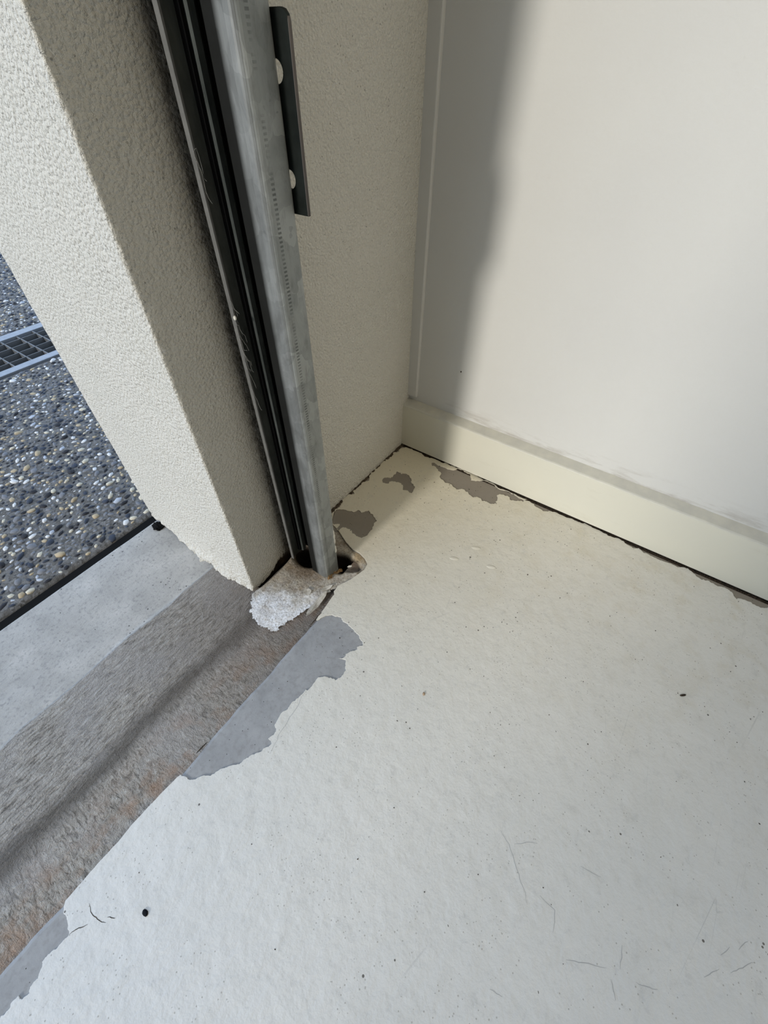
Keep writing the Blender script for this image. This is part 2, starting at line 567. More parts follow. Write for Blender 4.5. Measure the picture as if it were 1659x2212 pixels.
M = NT('black_filler', 0.9, spec=0.1)
M.color((0.006, 0.006, 0.006))
FILLER = M.m
M = NT('drain_steel', 0.45, 0.5)
M.color(M.mix(M.rng(M.noise(60, 4), 0.3, 0.7), (0.24, 0.26, 0.29), (0.32, 0.335, 0.36)))
DRAIN = M.m
M = NT('drain_bar_steel', 0.5, 0.3)
M.color((0.15, 0.155, 0.16))
DRAIN_BAR = M.m
M = NT('drain_dark', 0.9, spec=0.1)
M.color((0.012, 0.011, 0.010))
DRAIN_DARK = M.m
M = NT('black_pebble', 0.8, spec=0.1)
M.color((0.008, 0.009, 0.012))
BLACK = M.m
M = NT('dirt', 0.9, spec=0.1)
M.color(M.mix(M.rng(M.noise(500, 2), 0.4, 0.6), (0.02, 0.017, 0.013), (0.07, 0.05, 0.035)))
DIRT = M.m
M = NT('tan_crumb', 0.9)
M.color((0.36, 0.26, 0.17))
TAN = M.m
M = NT('scuff', 0.7)
M.color((0.42, 0.42, 0.41))
SCUFF = M.m
M = NT('seam_dirt', 0.95, spec=0.05)
M.color(M.mix(M.rng(M.noise(250, 4, 0.7), 0.35, 0.65), (0.035, 0.027, 0.02), (0.16, 0.125, 0.09)))
SEAM = M.m
M = NT('spider_silk', 0.6)
M.color((0.55, 0.54, 0.5))
SILK = M.m
M = NT('ceiling_paint', 0.8)
M.color((0.78, 0.74, 0.65))
CEIL = M.m

# ------------------------------------------------------------------ floor slab and its paint
SLAB_EDGE = [(-0.9397,-0.112),(-0.864,-0.1138),(-0.812,-0.1144),(-0.7883,-0.1139),(-0.7551,-0.1166),(-0.7226,-0.116),(-0.7007,-0.1169),(-0.668,-0.116),(-0.6252,-0.1184),(-0.5989,-0.1174),(-0.5419,-0.1153),(-0.497,-0.1172),(-0.4572,-0.1158),(-0.4304,-0.1161),(-0.4021,-0.1165),(-0.3837,-0.1161),(-0.3493,-0.1119),(-0.3454,-0.1078),(-0.3353,-0.1067),(-0.3275,-0.1093),(-0.3154,-0.115),(-0.3016,-0.1186),(-0.2879,-0.1217),(-0.2767,-0.1193),(-0.27,-0.1085),(-0.2665,-0.0958),(-0.2673,-0.0833),(-0.262,-0.0659),(-0.2562,-0.0537),(-0.2496,-0.0405)]
PEEL_A = [(-0.3965,-0.1184),(-0.3892,-0.1212),(-0.3821,-0.1256),(-0.3772,-0.1318),(-0.3736,-0.1416),(-0.3754,-0.158),(-0.3789,-0.1717),(-0.3825,-0.1829),(-0.3895,-0.194),(-0.3954,-0.1891),(-0.3978,-0.1915),(-0.4049,-0.1857),(-0.4119,-0.1825),(-0.415,-0.1838),(-0.4209,-0.1807),(-0.4184,-0.1876),(-0.4265,-0.1932),(-0.4333,-0.1963),(-0.4396,-0.1967),(-0.4469,-0.1935),(-0.4475,-0.187),(-0.4512,-0.1785),(-0.4564,-0.1732),(-0.4626,-0.1731),(-0.4721,-0.1733),(-0.4768,-0.1727),(-0.4774,-0.1697),(-0.4862,-0.1696),(-0.4952,-0.1685),(-0.5023,-0.167),(-0.5106,-0.1666),(-0.5218,-0.1659),(-0.5275,-0.1674),(-0.5329,-0.1732),(-0.5386,-0.1743),(-0.545,-0.1722),(-0.5456,-0.1774),(-0.549,-0.1789),(-0.5562,-0.175),(-0.5666,-0.17),(-0.5699,-0.1678),(-0.5769,-0.1651),(-0.5825,-0.1644),(-0.5888,-0.1577),(-0.5961,-0.1521),(-0.6095,-0.1448),(-0.6196,-0.1361),(-0.6244,-0.1303),(-0.6257,-0.1225),(-0.6266,-0.1188)]
PEEL_B = [(-0.7583,-0.1188),(-0.7605,-0.1265),(-0.7624,-0.1335),(-0.766,-0.1412),(-0.772,-0.1405),(-0.7783,-0.1392),(-0.7833,-0.1381),(-0.7883,-0.1384),(-0.7924,-0.1428),(-0.7955,-0.1455),(-0.8018,-0.1451),(-0.8039,-0.1483),(-0.8094,-0.1467),(-0.8099,-0.1418),(-0.8142,-0.1412),(-0.8195,-0.1431),(-0.8239,-0.142),(-0.8373,-0.1422),(-0.8539,-0.1382),(-0.8667,-0.1412)]
PEEL_C = [(-0.1067,-0.0286),(-0.0974,-0.0285),(-0.0926,-0.0379),(-0.0813,-0.0379),(-0.0698,-0.0379),(-0.0715,-0.0491),(-0.0667,-0.0586),(-0.0711,-0.0713),(-0.0814,-0.0803),(-0.0864,-0.0888),(-0.1038,-0.092),(-0.1024,-0.0839),(-0.1046,-0.0732),(-0.0966,-0.0692),(-0.0932,-0.0584),(-0.0954,-0.0499),(-0.1008,-0.0422),(-0.1076,-0.0431),(-0.1099,-0.0371)]
PEEL_D = [(-0.2151,-0.0056),(-0.205,-0.0199),(-0.2014,-0.0343),(-0.1947,-0.0462),(-0.1826,-0.0542),(-0.1874,-0.0613),(-0.1909,-0.0721),(-0.1953,-0.0792),(-0.2106,-0.0815),(-0.2237,-0.0841),(-0.2307,-0.0847),(-0.2406,-0.0759),(-0.2407,-0.0621),(-0.2372,-0.05),(-0.2391,-0.0408),(-0.2487,-0.04),(-0.2489,-0.0354),(-0.2365,-0.0315),(-0.2429,-0.0245),(-0.2398,-0.0134),(-0.2262,-0.0059)]
PEEL_E = [(-0.0115,-0.079),(-0.0062,-0.0837),(-0.0086,-0.0978),(-0.0083,-0.1127),(-0.0036,-0.1251),(0.004,-0.1285),(0.0065,-0.1395),(0.0035,-0.1561),(-0.0101,-0.1644),(-0.0072,-0.1729),(-0.0017,-0.1797),(0.0029,-0.1845),(-0.0004,-0.2252),(0.0014,-0.2697),(-0.0076,-0.2658),(-0.0133,-0.2552),(-0.0165,-0.2456),(-0.0094,-0.2381),(-0.0136,-0.2244),(-0.0207,-0.222),(-0.0393,-0.2305),(-0.0457,-0.2213),(-0.048,-0.2057),(-0.0432,-0.2),(-0.0489,-0.1869),(-0.0417,-0.174),(-0.0411,-0.162),(-0.0484,-0.1541),(-0.0454,-0.1453),(-0.0444,-0.1279),(-0.0376,-0.1131),(-0.0252,-0.1085),(-0.0198,-0.0992),(-0.0175,-0.0851)]
PAINT_R = [(0.0019,-0.0123),(0.0029,-0.0388),(0.0034,-0.0781),(0.0048,-0.108),(0.0048,-0.1256),(0.0029,-0.2008),(0,-0.2756),(-0.0028,-0.3125),(0.0009,-0.3597),(0.0001,-0.3569),(0.002,-0.3889),(0.0004,-0.423),(-0.0012,-0.4398),(-0.0042,-0.4526),(0.0009,-0.4613),(-0.0048,-0.4802),(-0.0041,-0.5011),(-0.003,-0.5177),(0.0002,-0.5392),(-0.003,-0.5442),(-0.0083,-0.5548),(-0.0056,-0.5667),(-0.0036,-0.5856),(-0.0071,-0.5961),(-0.0166,-0.6029),(-0.0107,-0.6132),(-0.012,-0.6263),(-0.0126,-0.6328),(-0.0057,-0.642),(-0.0048,-0.6641),(-0.0059,-0.7095)]
PAINT_F = [(-0.0084,-0.0053),(-0.022,-0.0062),(-0.0417,-0.0034),(-0.0565,-0.0029),(-0.0749,-0.0025),(-0.0942,-0.003),(-0.1105,-0.0017),(-0.1325,-0.0024),(-0.1538,-0.003),(-0.1734,-0.0002),(-0.1891,0.0001),(-0.1984,-0.0035),(-0.2146,-0.0039)]
MORTAR = [(-0.3985,-0.0002),(-0.4079,-0.0054),(-0.4174,-0.007),(-0.4291,-0.0169),(-0.439,-0.0252),(-0.4434,-0.0378),(-0.4456,-0.0469),(-0.4445,-0.0546),(-0.4428,-0.0661),(-0.4432,-0.0731),(-0.4397,-0.0795),(-0.4319,-0.0772),(-0.4249,-0.0813),(-0.4149,-0.0848),(-0.4041,-0.0879),(-0.3948,-0.0902),(-0.3835,-0.0952),(-0.3774,-0.0942),(-0.3677,-0.0967),(-0.3569,-0.1005),(-0.3446,-0.1012)]

FAR_X, FAR_Y = -2.8, -4.6
slab_edge = [(FAR_X, -0.113), (-1.6, -0.113), (-1.2, -0.113)] + roughen(SLAB_EDGE, 3, 0.015, seed=3)
slab = slab_edge + [(-0.262, -0.02), (-0.262, 0.004), (0.02, 0.004), (0.02, FAR_Y), (FAR_X, FAR_Y)]
floor = plate_from_outlines('floor', [slab], -0.0012, 0.10, BARE, bevel=0.005, bevel_res=3)
tag(floor, kind='structure')

# the paint film: one sheet with the peeled patches cut out
def rail(path, x):                       # height of the slab edge at x
    for (x0, y0), (x1, y1) in zip(path[:-1], path[1:]):
        if x0 <= x <= x1:
            return y0 + (y1 - y0) * (x - x0) / (x1 - x0)
    return -0.113

main_edge = [q for q in slab_edge if q[0] < -0.35]
mouth = [q for q in slab_edge if q[0] >= -0.35]
pa = roughen(PEEL_A, 3, 0.10, seed=11)
pb = roughen(PEEL_B, 3, 0.10, seed=12)
# patches A and B break through the slab edge, so the sheet's outline runs round them
xa0, xa1 = pa[-1][0], pa[0][0]
xb0, xb1 = pb[-1][0], pb[0][0]
lip = lambda q: (q[0], q[1] + 0.0007)
out = [lip(q) for q in main_edge if q[0] < xb0 - 0.002]
out += list(reversed(pb))
out += [lip(q) for q in main_edge if xb1 + 0.001 < q[0] < xa0 - 0.001]
out += list(reversed(pa))
out += [lip(q) for q in main_edge if q[0] > xa1 + 0.001]
out += mouth
pf = roughen(list(reversed(PAINT_F)), 4, 0.16, seed=5)
pr = roughen(PAINT_R, 4, 0.10, seed=6)
out += [(-0.243, -0.018)] + pf + pr + [(-0.002, -1.2), (-0.002, FAR_Y), (FAR_X, FAR_Y)]
holes = [roughen(PEEL_C, 3, 0.14, True, 21), roughen(PEEL_D, 3, 0.12, True, 22), roughen(PEEL_E, 3, 0.12, True, 23)]
paint = plate_from_outlines('paint_coat', [out] + holes, 0.0, 0.0013, FLOOR_PAINT, floor, bevel=0.0003, bevel_res=1)
paint['label'] = 'flaking off-white floor paint film'

# fine cracks and scratches in the paint
def line_strip(name, pts, w, mat, parent, z=0.00012, seed=0):
    p = [Vector(q) for q in roughen(pts, 2, 0.05, seed=seed)]
    v, f = [], []
    n = len(p)
    for i in range(n):
        d = (p[min(i + 1, n - 1)] - p[max(i - 1, 0)]).normalized()
        nr = Vector((-d.y, d.x)) * w * 0.5 * (0.25 + 0.75 * math.sin(math.pi * (i + 0.4) / (n - 0.2)))
        v += [(p[i].x + nr.x, p[i].y + nr.y, z), (p[i].x - nr.x, p[i].y - nr.y, z)]
    for i in range(n - 1):
        f.append((2 * i, 2 * i + 1, 2 * i + 3, 2 * i + 2))
    return from_pydata(name, v, f, mat, parent)
CRACKS = [[(-0.7432,-0.1363),(-0.7457,-0.1429),(-0.7449,-0.1507),(-0.7438,-0.158),(-0.7418,-0.1614)],
[(-0.7654,-0.1413),(-0.7605,-0.1429),(-0.7558,-0.1464),(-0.7519,-0.1488)],
[(-0.739,-0.1592),(-0.737,-0.1627),(-0.7352,-0.1655)],
[(-0.4072,-0.1162),(-0.3971,-0.1164),(-0.3827,-0.1162)],
[(-0.603,-0.1159),(-0.5959,-0.1165),(-0.588,-0.1171)]]
SCRATCHES = [[(-0.4784,-0.1718),(-0.4948,-0.175),(-0.5136,-0.1764),(-0.5359,-0.1795),(-0.5552,-0.1852)],
[(-0.4704,-0.4318),(-0.4761,-0.4435),(-0.4895,-0.4571),(-0.4974,-0.4652),(-0.5088,-0.4764)],
[(-0.4519,-0.509),(-0.4506,-0.5195),(-0.4489,-0.5279)],
[(-0.5784,-0.4703),(-0.5774,-0.4758),(-0.5761,-0.4812)],
[(-0.4729,-0.4481),(-0.4646,-0.4575),(-0.4593,-0.4672)],
[(-0.5129,-0.5546),(-0.5232,-0.5612)],
[(-0.4858,-0.5571),(-0.5021,-0.5597)],
[(-0.4957,-0.484),(-0.4977,-0.4992),(-0.5132,-0.5029)],
[(-0.4656,-0.6211),(-0.4589,-0.626),(-0.4522,-0.6317)],
[(-0.4289,-0.6445),(-0.4181,-0.6508)],
[(-0.4422,-0.6313),(-0.4316,-0.6374)],
[(-0.4495,-0.64),(-0.44,-0.6484),(-0.4297,-0.6574)],
[(-0.5237,-0.5185),(-0.5171,-0.5311),(-0.5084,-0.5495)],
[(-0.5023,-0.5728),(-0.4997,-0.5814),(-0.496,-0.5895)]]
for k, c_ in enumerate(CRACKS):
    line_strip('crack', c_, 0.0006 if k < 3 else 0.0016, DIRT, paint, seed=k)
for k, c_ in enumerate(SCRATCHES):
    line_strip('scratch', c_, 0.0006, SCUFF, paint, z=0.0001, seed=40 + k)
for x, y, rx, ry, a in [(-0.1504, -0.2442, 0.0075, 0.0022, -1.15), (-0.1894, -0.2254, 0.0075, 0.0022, -1.15), (-0.1708, -0.2803, 0.0075, 0.0022, -1.2)]:
    bm = bmesh.new()
    bmesh.ops.create_icosphere(bm, subdivisions=3, radius=1.0, matrix=Matrix.Translation((x, y, -0.0001)) @ Matrix.Rotation(a, 4, 'Z') @ Matrix.Diagonal((rx, ry * 1.5, 0.0008, 1)))
    from_bm('blister', bm, FLOOR_PAINT, paint, True)

# dark dirty seam along the front wall, dark strip for the baseboard gap's shadow
box('baseboard_gap_shade', (0.0002, -1.6, -0.006), (0.018, -0.004, -0.0008), DIRT, floor)
box('wall_gap_dirt', (-0.262, -0.0042, -0.006), (0.004, 0.006, -0.0009), SEAM, floor)

# ------------------------------------------------------------------ sill, gap, driveway
def sill_z(y):
    return np.interp(y, [-0.14, -0.117, -0.075, -0.036, 0.0, 0.07, 0.0865, 0.0895, 0.15, 0.236, 0.25],
                     [-0.012, -0.0115, -0.0125, -0.0165, -0.0155, -0.017, -0.017, -0.0185, -0.014, -0.005, -0.005])
xs = np.concatenate([np.linspace(-2.8, -1.12, 40), np.linspace(-1.115, -0.20, 460)])
ys = np.linspace(-0.128, 0.2355, 190)
X, Y = np.meshgrid(xs, ys, indexing='ij')
wv = (vnoise(X * 9, Y * 4, 3) - 0.5) * 0.012
Z = sill_z(Y + wv * (np.abs(Y - 0.05) < 0.05))
Z = Z + fbm(X * 90 + Y * 40, Y * 160 - X * 60, 3, 5) * 0.0012 * (Y < 0.087) + fbm(X * 14, Y * 14, 3, 9) * 0.0022
Z[:, -1] -= 0.004
Z[:, 0] -= 0.002
open_cells = ((X > -0.338) & (Y > -0.093)) | ((X > -0.398) & (Y > -0.004) & (Y < 0.03))
sill = grid_mesh('door_sill', np.stack([X, Y, Z], -1), SILL, mask=~open_cells)
tag(sill, kind='structure')

filler = box('expansion_joint', (-2.8, 0.2345, -0.06), (1.2, 0.2525, -0.0092), FILLER)
tag(filler, kind='structure')
bm = bmesh.new()
rr = random.Random(3)
res = bmesh.ops.create_icosphere(bm, subdivisions=3, radius=1.0)
for v in res['verts']:
    k = 1 + rr.uniform(-0.22, 0.22)
    v.co = Vector((-0.4135 + v.co.x * 0.0085 * k, 0.2215 + v.co.y * 0.010 * k, -0.006 + v.co.z * 0.004 * k))
from_bm('torn_foam', bm, FILLER, filler)['label'] = 'torn black foam end by the pier'

def driveway(name, x0, x1, y0, y1):
    nx, ny = 260, max(20, int((y1 - y0) / 0.006))
    X, Y = np.meshgrid(np.linspace(x0, x1, nx), np.linspace(y0, y1, ny), indexing='ij')
    Z = -0.0055 + fbm(X * 60, Y * 60, 3, 31) * 0.003
    Z[:, 0] = -0.012
    P = np.stack([X, Y, Z], -1)
    skirt0 = P[:, :1].copy(); skirt0[:, :, 2] = -0.12
    skirt1 = P[:, -1:].copy(); skirt1[:, :, 2] = -0.12
    o = grid_mesh(name, np.concatenate([skirt0, P, skirt1], 1), MATRIX)
    return tag(o, kind='structure')
drive = driveway('driveway', -1.6, 1.0, 0.2525, 0.935)
drive_far = driveway('driveway', -1.6, 1.0, 1.178, 3.2)
under = box('ground', (-2.8, FAR_Y, -0.4), (0.3, 0.25, -0.115), DIRT)
tag(under, kind='structure')
ground = box('ground', (-12, 3.2, -0.3), (12, 14, -0.006), MATRIX)
tag(ground, kind='structure')
ground2 = box('ground', (-12, -0.5, -0.3), (-2.8, 3.2, -0.02), MATRIX)
tag(ground2, kind='structure')

# pebbles of the exposed aggregate
def pebble_meshes():
    out = []
    for k in range(4):
        bm = bmesh.new()
        bmesh.ops.create_icosphere(bm, subdivisions=1 if k else 2, radius=1.0)
        if k == 0:
            bm.free()
            bm = bmesh.new()
            bmesh.ops.create_uvsphere(bm, u_segments=8, v_segments=4, radius=1.0)
        for v in bm.verts:
            v.co *= 1 + 0.16 * random.uniform(-1, 1)
        me = bpy.data.meshes.new('pebble')
        bm.to_mesh(me)
        bm.free()
        me.shade_smooth()
        out.append(me)
    return out
shapes = pebble_meshes()
variants = []
for mi, pm in enumerate(PEBBLES):
    for s in shapes:
        c = s.copy()
        c.materials.append(pm)
        variants.append((mi, c))
by_mat = {mi: [c for m_, c in variants if m_ == mi] for mi in range(len(PEBBLES))}

CAMV = Vector(CAM_POS)
ROTT = Matrix(CAM_ROT).transposed()
def view(p):
    q = ROTT @ (Vector(p) - CAMV)
    return 829.5 + 931 * q.x / -q.z, 1106 - 931 * q.y / -q.z, -q.z

def scatter(x0, x1, y0, y1, tries, rmin, rmax, region):
    cell = {}
    out = []
    for i in range(tries):
        k = random.random() ** 1.4
        r = rmin + (rmax - rmin) * k * random.uniform(0.55, 1)
        x, y = random.uniform(x0, x1), random.uniform(y0, y1)
        if not region(x, y):
            continue
        gx, gy = int(x / 0.02), int(y / 0.02)
        ok = True
        for a in (-1, 0, 1):
            for b in (-1, 0, 1):
                for (px, py, pr_) in cell.get((gx + a, gy + b), ()):
                    if (px - x) ** 2 + (py - y) ** 2 < (0.80 * (pr_ + r)) ** 2:
                        ok = False
                        break
        if ok:
            cell.setdefault((gx, gy), []).append((x, y, r))
            out.append((x, y, r))
    return out
def in_view(x, y):
    u, v, d = view((x, y, 0))
    return -60 < u and u < -324 + 0.589 * v + 45
everywhere = lambda x, y: True
near = scatter(-1.5, 0.25, 0.262, 0.93, 330000, 0.0040, 0.0105, everywhere)
far = scatter(-1.0, 0.7, 1.185, 1.95, 120000, 0.0040, 0.0105, everywhere)
def pebble_params(p, mi=None):
    x, y, r = p
    mi = random.choices(range(len(PEBBLES)), PEBBLE_W)[0]
    asp = random.uniform(0.5, 0.88)
    rz = random.gauss(0.6, 0.9)
    return mi, (r, r * asp, r * random.uniform(0.42, 0.6)), rz, (x, y, -0.0062 + r * random.uniform(-0.12, 0.12))
def place_pebbles(pts, parent, n_parts):
    pts = sorted(pts, key=lambda p: -p[2] / view((p[0], p[1], 0))[2] - (10 if in_view(p[0], p[1]) else 0))
    for p in pts[:n_parts]:
        mi, sc, rz, loc = pebble_params(p)
        o = bpy.data.objects.new('pebble', random.choice(by_mat[mi]))
        o.location = loc
        o.scale = sc
        o.rotation_euler = (random.gauss(0, 0.15), random.gauss(0, 0.15), rz)
        COL.objects.link(o)
        o.parent = parent
    bm_v, bm_f, bm_m = [], [], []
    base = shapes[1]
    co = np.array([v.co[:] for v in base.vertices])
    fc = np.array([p.vertices[:] for p in base.polygons])
    V, F, MI = [], [], []
    for k, p in enumerate(pts[n_parts:]):
        mi, sc, rz, loc = pebble_params(p)
        q = co * np.array(sc)
        c, s = math.cos(rz), math.sin(rz)
        q = np.stack([q[:, 0] * c - q[:, 1] * s, q[:, 0] * s + q[:, 1] * c, q[:, 2]], 1) + np.array(loc)
        V.append(q)
        F.append(fc + k * len(co))
        MI += [mi] * len(fc)
    if V:
        o = from_pydata('small_pebbles', np.concatenate(V), np.concatenate(F).tolist(), None, parent)
        for pm in PEBBLES:
            o.data.materials.append(pm)
        o.data.polygons.foreach_set('material_index', np.array(MI, dtype=np.int32))
        o.data.shade_smooth()
        o['kind'] = 'stuff'
place_pebbles(near, drive, 300)
place_pebbles(far, drive_far, 0)

# ------------------------------------------------------------------ trench drain
grate = empty('drain_grate', (-0.25, 1.06, -0.004))
tag(grate, 'galvanised steel drain grate set in the pebble driveway beyond the pier', 'drain grate')
def gbox(name, lo, hi, m=DRAIN, bev=0.0006):
    return box(name, lo, hi, m, grate, bev, 1)
gbox('frame_rail', (-1.5, 0.946, -0.03), (1.0, 0.972, -0.003))
gbox('frame_rail', (-1.5, 1.144, -0.03), (1.0, 1.175, -0.003))
for k in range(-22, 20):
    x = -0.2482 + k * 0.0418
    if -1.2 < x < 0.45:
        gbox('bearing_bar', (x - 0.0013, 0.972, -0.034), (x + 0.0013, 1.144, -0.005), DRAIN_BAR, bev=0)
for y in (1.0035, 1.0415, 1.082, 1.1205):
    gbox('cross_rod', (-1.5, y - 0.0009, -0.03), (1.0, y + 0.0009, -0.0045), DRAIN_BAR, bev=0)
trench = box('drain_channel', (-1.6, 0.936, -0.30), (1.0, 1.177, -0.24), DRAIN_DARK)
tag(trench, kind='structure')
tw = box('drain_channel', (-1.6, 1.1755, -0.30), (1.0, 1.1785, -0.014), DRAIN_DARK)
tag(tw, kind='structure')
tw = box('drain_channel', (-1.6, 0.9345, -0.30), (1.0, 0.9395, -0.014), DRAIN_DARK)
tag(tw, kind='structure')

# ------------------------------------------------------------------ front wall (short return with render)
XJ, TH, ZF = -0.4076, 0.2395, 0.72
def jamb_bottom(y):
    return sill_z(y) + np.interp(y, [0, 0.02, 0.06, 0.13, 0.15, 0.19, 0.24], [0.004, 0.001, 0.0, 0.0, 0.002, 0.004, 0.008]) + (vnoise(y * 150, y * 0, 4) - 0.5) * 0.005 + (vnoise(y * 420, y * 0, 5) - 0.5) * 0.003
def face_bottom(x):
    return np.interp(x, [-0.4076, -0.395, -0.378, -0.363, -0.349, -0.337, -0.326, -0.30, -0.2, 0.03],
                     [-0.0115, -0.0165, -0.0150, -0.0100, 0.0045, 0.0075, 0.006, 0.002, 0.0005, 0.0005]) + (vnoise(x * 260, x * 0, 8) - 0.5) * 0.003
# profile round the corner: jamb from back to arris, arris, then inner face to the corner
R = 0.0022
t_j = np.linspace(TH, R, 110)
t_f = np.concatenate([np.linspace(XJ + R, -0.30, 60), np.linspace(-0.297, 0.03, 110)])
prof = [(XJ, y, -1, 0) for y in t_j]
for a in np.linspace(0, 90, 5)[1:-1]:
    ca, sa = math.cos(math.radians(a)), math.sin(math.radians(a))
    prof.append((XJ + R - R * ca, R - R * sa, -ca, -sa))
prof += [(x, 0.0, 0, -1) for x in t_f]
prof = np.array(prof)
nzr = 330
tz = np.linspace(0, 1, nzr) ** 1.25
n = len(prof)
is_j = prof[:, 2] < -0.5
bot = np.where(is_j, jamb_bottom(prof[:, 1]), face_bottom(prof[:, 0]))
Zg = bot[:, None] + (ZF - bot[:, None]) * tz[None, :]
arc = np.concatenate([[0], np.cumsum(np.hypot(np.diff(prof[:, 0]), np.diff(prof[:, 1])))])
A = np.repeat(arc[:, None], nzr, 1)
disp = fbm(A * 200, Zg * 200, 2, 41) * 0.0008 + fbm(A * 25, Zg * 25, 2, 47) * 0.0012
arris = np.exp(-((arc - arc[len(t_j) + 1]) / 0.004) ** 2)[:, None]
disp = disp + arris * fbm(A * 0 + 3, Zg * 120, 3, 55) * 0.0020
fade = np.clip((-0.02 - prof[:, 0]) / 0.05, 0.15, 1)[:, None]
disp = disp * fade
# the render flares out where mortar has been pushed under it
flare = np.interp(prof[:, 1], [0.0, 0.02, 0.05, 0.11, 0.15, 0.19], [0.001, 0.004, 0.0068, 0.0066, 0.004, 0.0]) * is_j
flare = flare[:, None] * np.clip(1 - (Zg - bot[:, None]) / 0.034, 0, 1) ** 1.6
lump = flare * fbm(A * 110, Zg * 110, 3, 66) * 1.8 + is_j[:, None] * np.clip(1 - (Zg - bot[:, None]) / 0.016, 0, 1) * (fbm(A * 160, Zg * 160, 3, 67) * 0.006)
off = disp + flare + lump
off[:, 0] -= 0.0025
PX = prof[:, 0][:, None] + prof[:, 2][:, None] * off
PY = prof[:, 1][:, None] + prof[:, 3][:, None] * off
wall_front = grid_mesh('wall_front', np.stack([PX, PY, Zg], -1)[::-1], STUCCO)
tag(wall_front, kind='structure')
wall_core = box('wall_front', (XJ + 0.009, 0.009, -0.06), (0.06, TH - 0.002, ZF + 0.02), STUCCO)
tag(wall_core, kind='structure')
wall_up = box('wall_front', (XJ, 0.0, ZF - 0.001), (0.06, TH, 2.6), STUCCO)
tag(wall_up, kind='structure')
lintel = box('wall_front', (-2.8, 0.0, 2.25), (XJ, TH, 2.6), STUCCO)
tag(lintel, kind='structure')

# ------------------------------------------------------------------ right wall, baseboard, corner strip
XW = 0.0237
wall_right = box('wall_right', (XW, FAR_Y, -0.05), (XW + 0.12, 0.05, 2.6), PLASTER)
tag(wall_right, kind='structure')
def baseboard():
    sec = [(0.0032, 0.0034), (0.0030, 0.0915), (0.0036, 0.0934), (0.0052, 0.0946), (XW - 0.001, 0.0985), (XW + 0.001, 0.0985), (XW + 0.001, 0.0034)]
    y0, y1 = 0.001, FAR_Y
    v = [(x, y0, z) for x, z in sec] + [(x, y1, z) for x, z in sec]
    k = len(sec)
    f = [(i, (i + 1) % k, k + (i + 1) % k, k + i) for i in range(k)] + [tuple(range(k)), tuple(range(2 * k - 1, k - 1, -1))]
    return from_pydata('baseboard_right', v, f, TRIM)
tag(baseboard(), kind='structure')
bm = bmesh.new()
add_box(bm, (XW - 0.0055, -0.0185, 0.107), (XW + 0.002, 0.002, 2.6), 0.0022, 3)
strip = from_bm('trim_1', bm, PLASTER)
tag(strip, kind='structure')

# rest of the garage
ceil = box('ceiling', (-2.8, FAR_Y, 2.45), (0.1, 0.24, 2.6), CEIL)
tag(ceil, kind='structure')
wl_ = box('wall_left', (-2.9, FAR_Y, -0.05), (-2.8, -0.28, 2.6), CEIL)  # unseen; front end placed so that it shades the right wall
tag(wl_, kind='structure')
wb = box('wall_back', (-2.9, FAR_Y - 0.1, -0.05), (0.1, FAR_Y, 2.6), CEIL)
tag(wb, kind='structure')

# ------------------------------------------------------------------ crumbling mortar round the foot of the guide
xs = np.arange(-0.458, -0.245, 0.0009)
ys = np.arange(-0.128, 0.012, 0.0009)
X, Y = np.meshgrid(xs, ys, indexing='ij')
poly = roughen(MORTAR + [(-0.335, -0.1140), (-0.30, -0.1240), (-0.262, -0.1200), (-0.250, -0.09), (-0.246, -0.02), (-0.246, 0.011), (-0.40, 0.011)], 3, 0.12, True, 77)
jag = 0.0024
mask = in_poly(X + fbm(X * 420, Y * 420, 3, 71) * jag * 2, Y + fbm(X * 420, Y * 420, 3, 72) * jag * 2, poly)
base = np.interp(X, [-0.45, -0.40, -0.36, -0.33, -0.25], [-0.0100, -0.0085, -0.0055, -0.0040, -0.0040])
Z = base + fbm(X * 45, Y * 45, 3, 73) * 0.0022 + fbm(X * 300, Y * 300, 3, 74) * 0.0008
def pitf(x, y, rx, ry, d, rot=0.0):
    c, s = math.cos(rot), math.sin(rot)
    u = ((X - x) * c + (Y - y) * s) / rx
    v = (-(X - x) * s + (Y - y) * c) / ry
    return -d * np.exp(-(u * u + v * v) ** 2)
Z += pitf(-0.2905, -0.0855, 0.0115, 0.022, 0.050)            # hole right of the guide
Z += pitf(-0.3180, -0.066, 0.008, 0.016, 0.014)              # hole under its open side
Z += pitf(-0.3130, -0.030, 0.018, 0.022, 0.035)              # under the channel
Z += pitf(-0.362, 0.0005, 0.040, 0.0090, 0.030)              # slot under the render
Z += pitf(-0.304, -0.0885, 0.011, 0.008, 0.0095)
Z += np.exp(-((X + 0.30) ** 2 + (Y + 0.115) ** 2) / 0.006 ** 2) * 0.003
edge_d = np.clip((X + 0.448) / 0.02, 0, 1)
white = np.clip((-0.385 - X - (Y + 0.03) * 0.5) / 0.03 + fbm(X * 90, Y * 90, 4, 75) * 1.6, 0, 1)
brown = np.clip(np.exp(-((X + 0.315) ** 2 + (Y + 0.035) ** 2) / 0.046 ** 2) * 1.25 + fbm(X * 80, Y * 80, 4, 76) * 1.3, 0, 1)
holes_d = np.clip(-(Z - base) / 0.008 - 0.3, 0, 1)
ora = np.clip(np.exp(-((X + 0.268) ** 2 + (Y + 0.10) ** 2) / 0.016 ** 2) * 1.4 + fbm(X * 150, Y * 150, 3, 79) * 1.2, 0, 1)
C3 = np.empty(X.shape + (3,))
C3[:] = (0.47, 0.44, 0.385)
def blend(c, f):
    global C3
    C3 = C3 * (1 - f[..., None]) + np.array(c) * f[..., None]
blend((0.78, 0.79, 0.81), white)
blend((0.17, 0.12, 0.075), brown * 0.85)
blend((0.40, 0.30, 0.17), ora * 0.7)
blend((0.012, 0.008, 0.006), holes_d)  # shade inside the holes painted in, blacker with depth
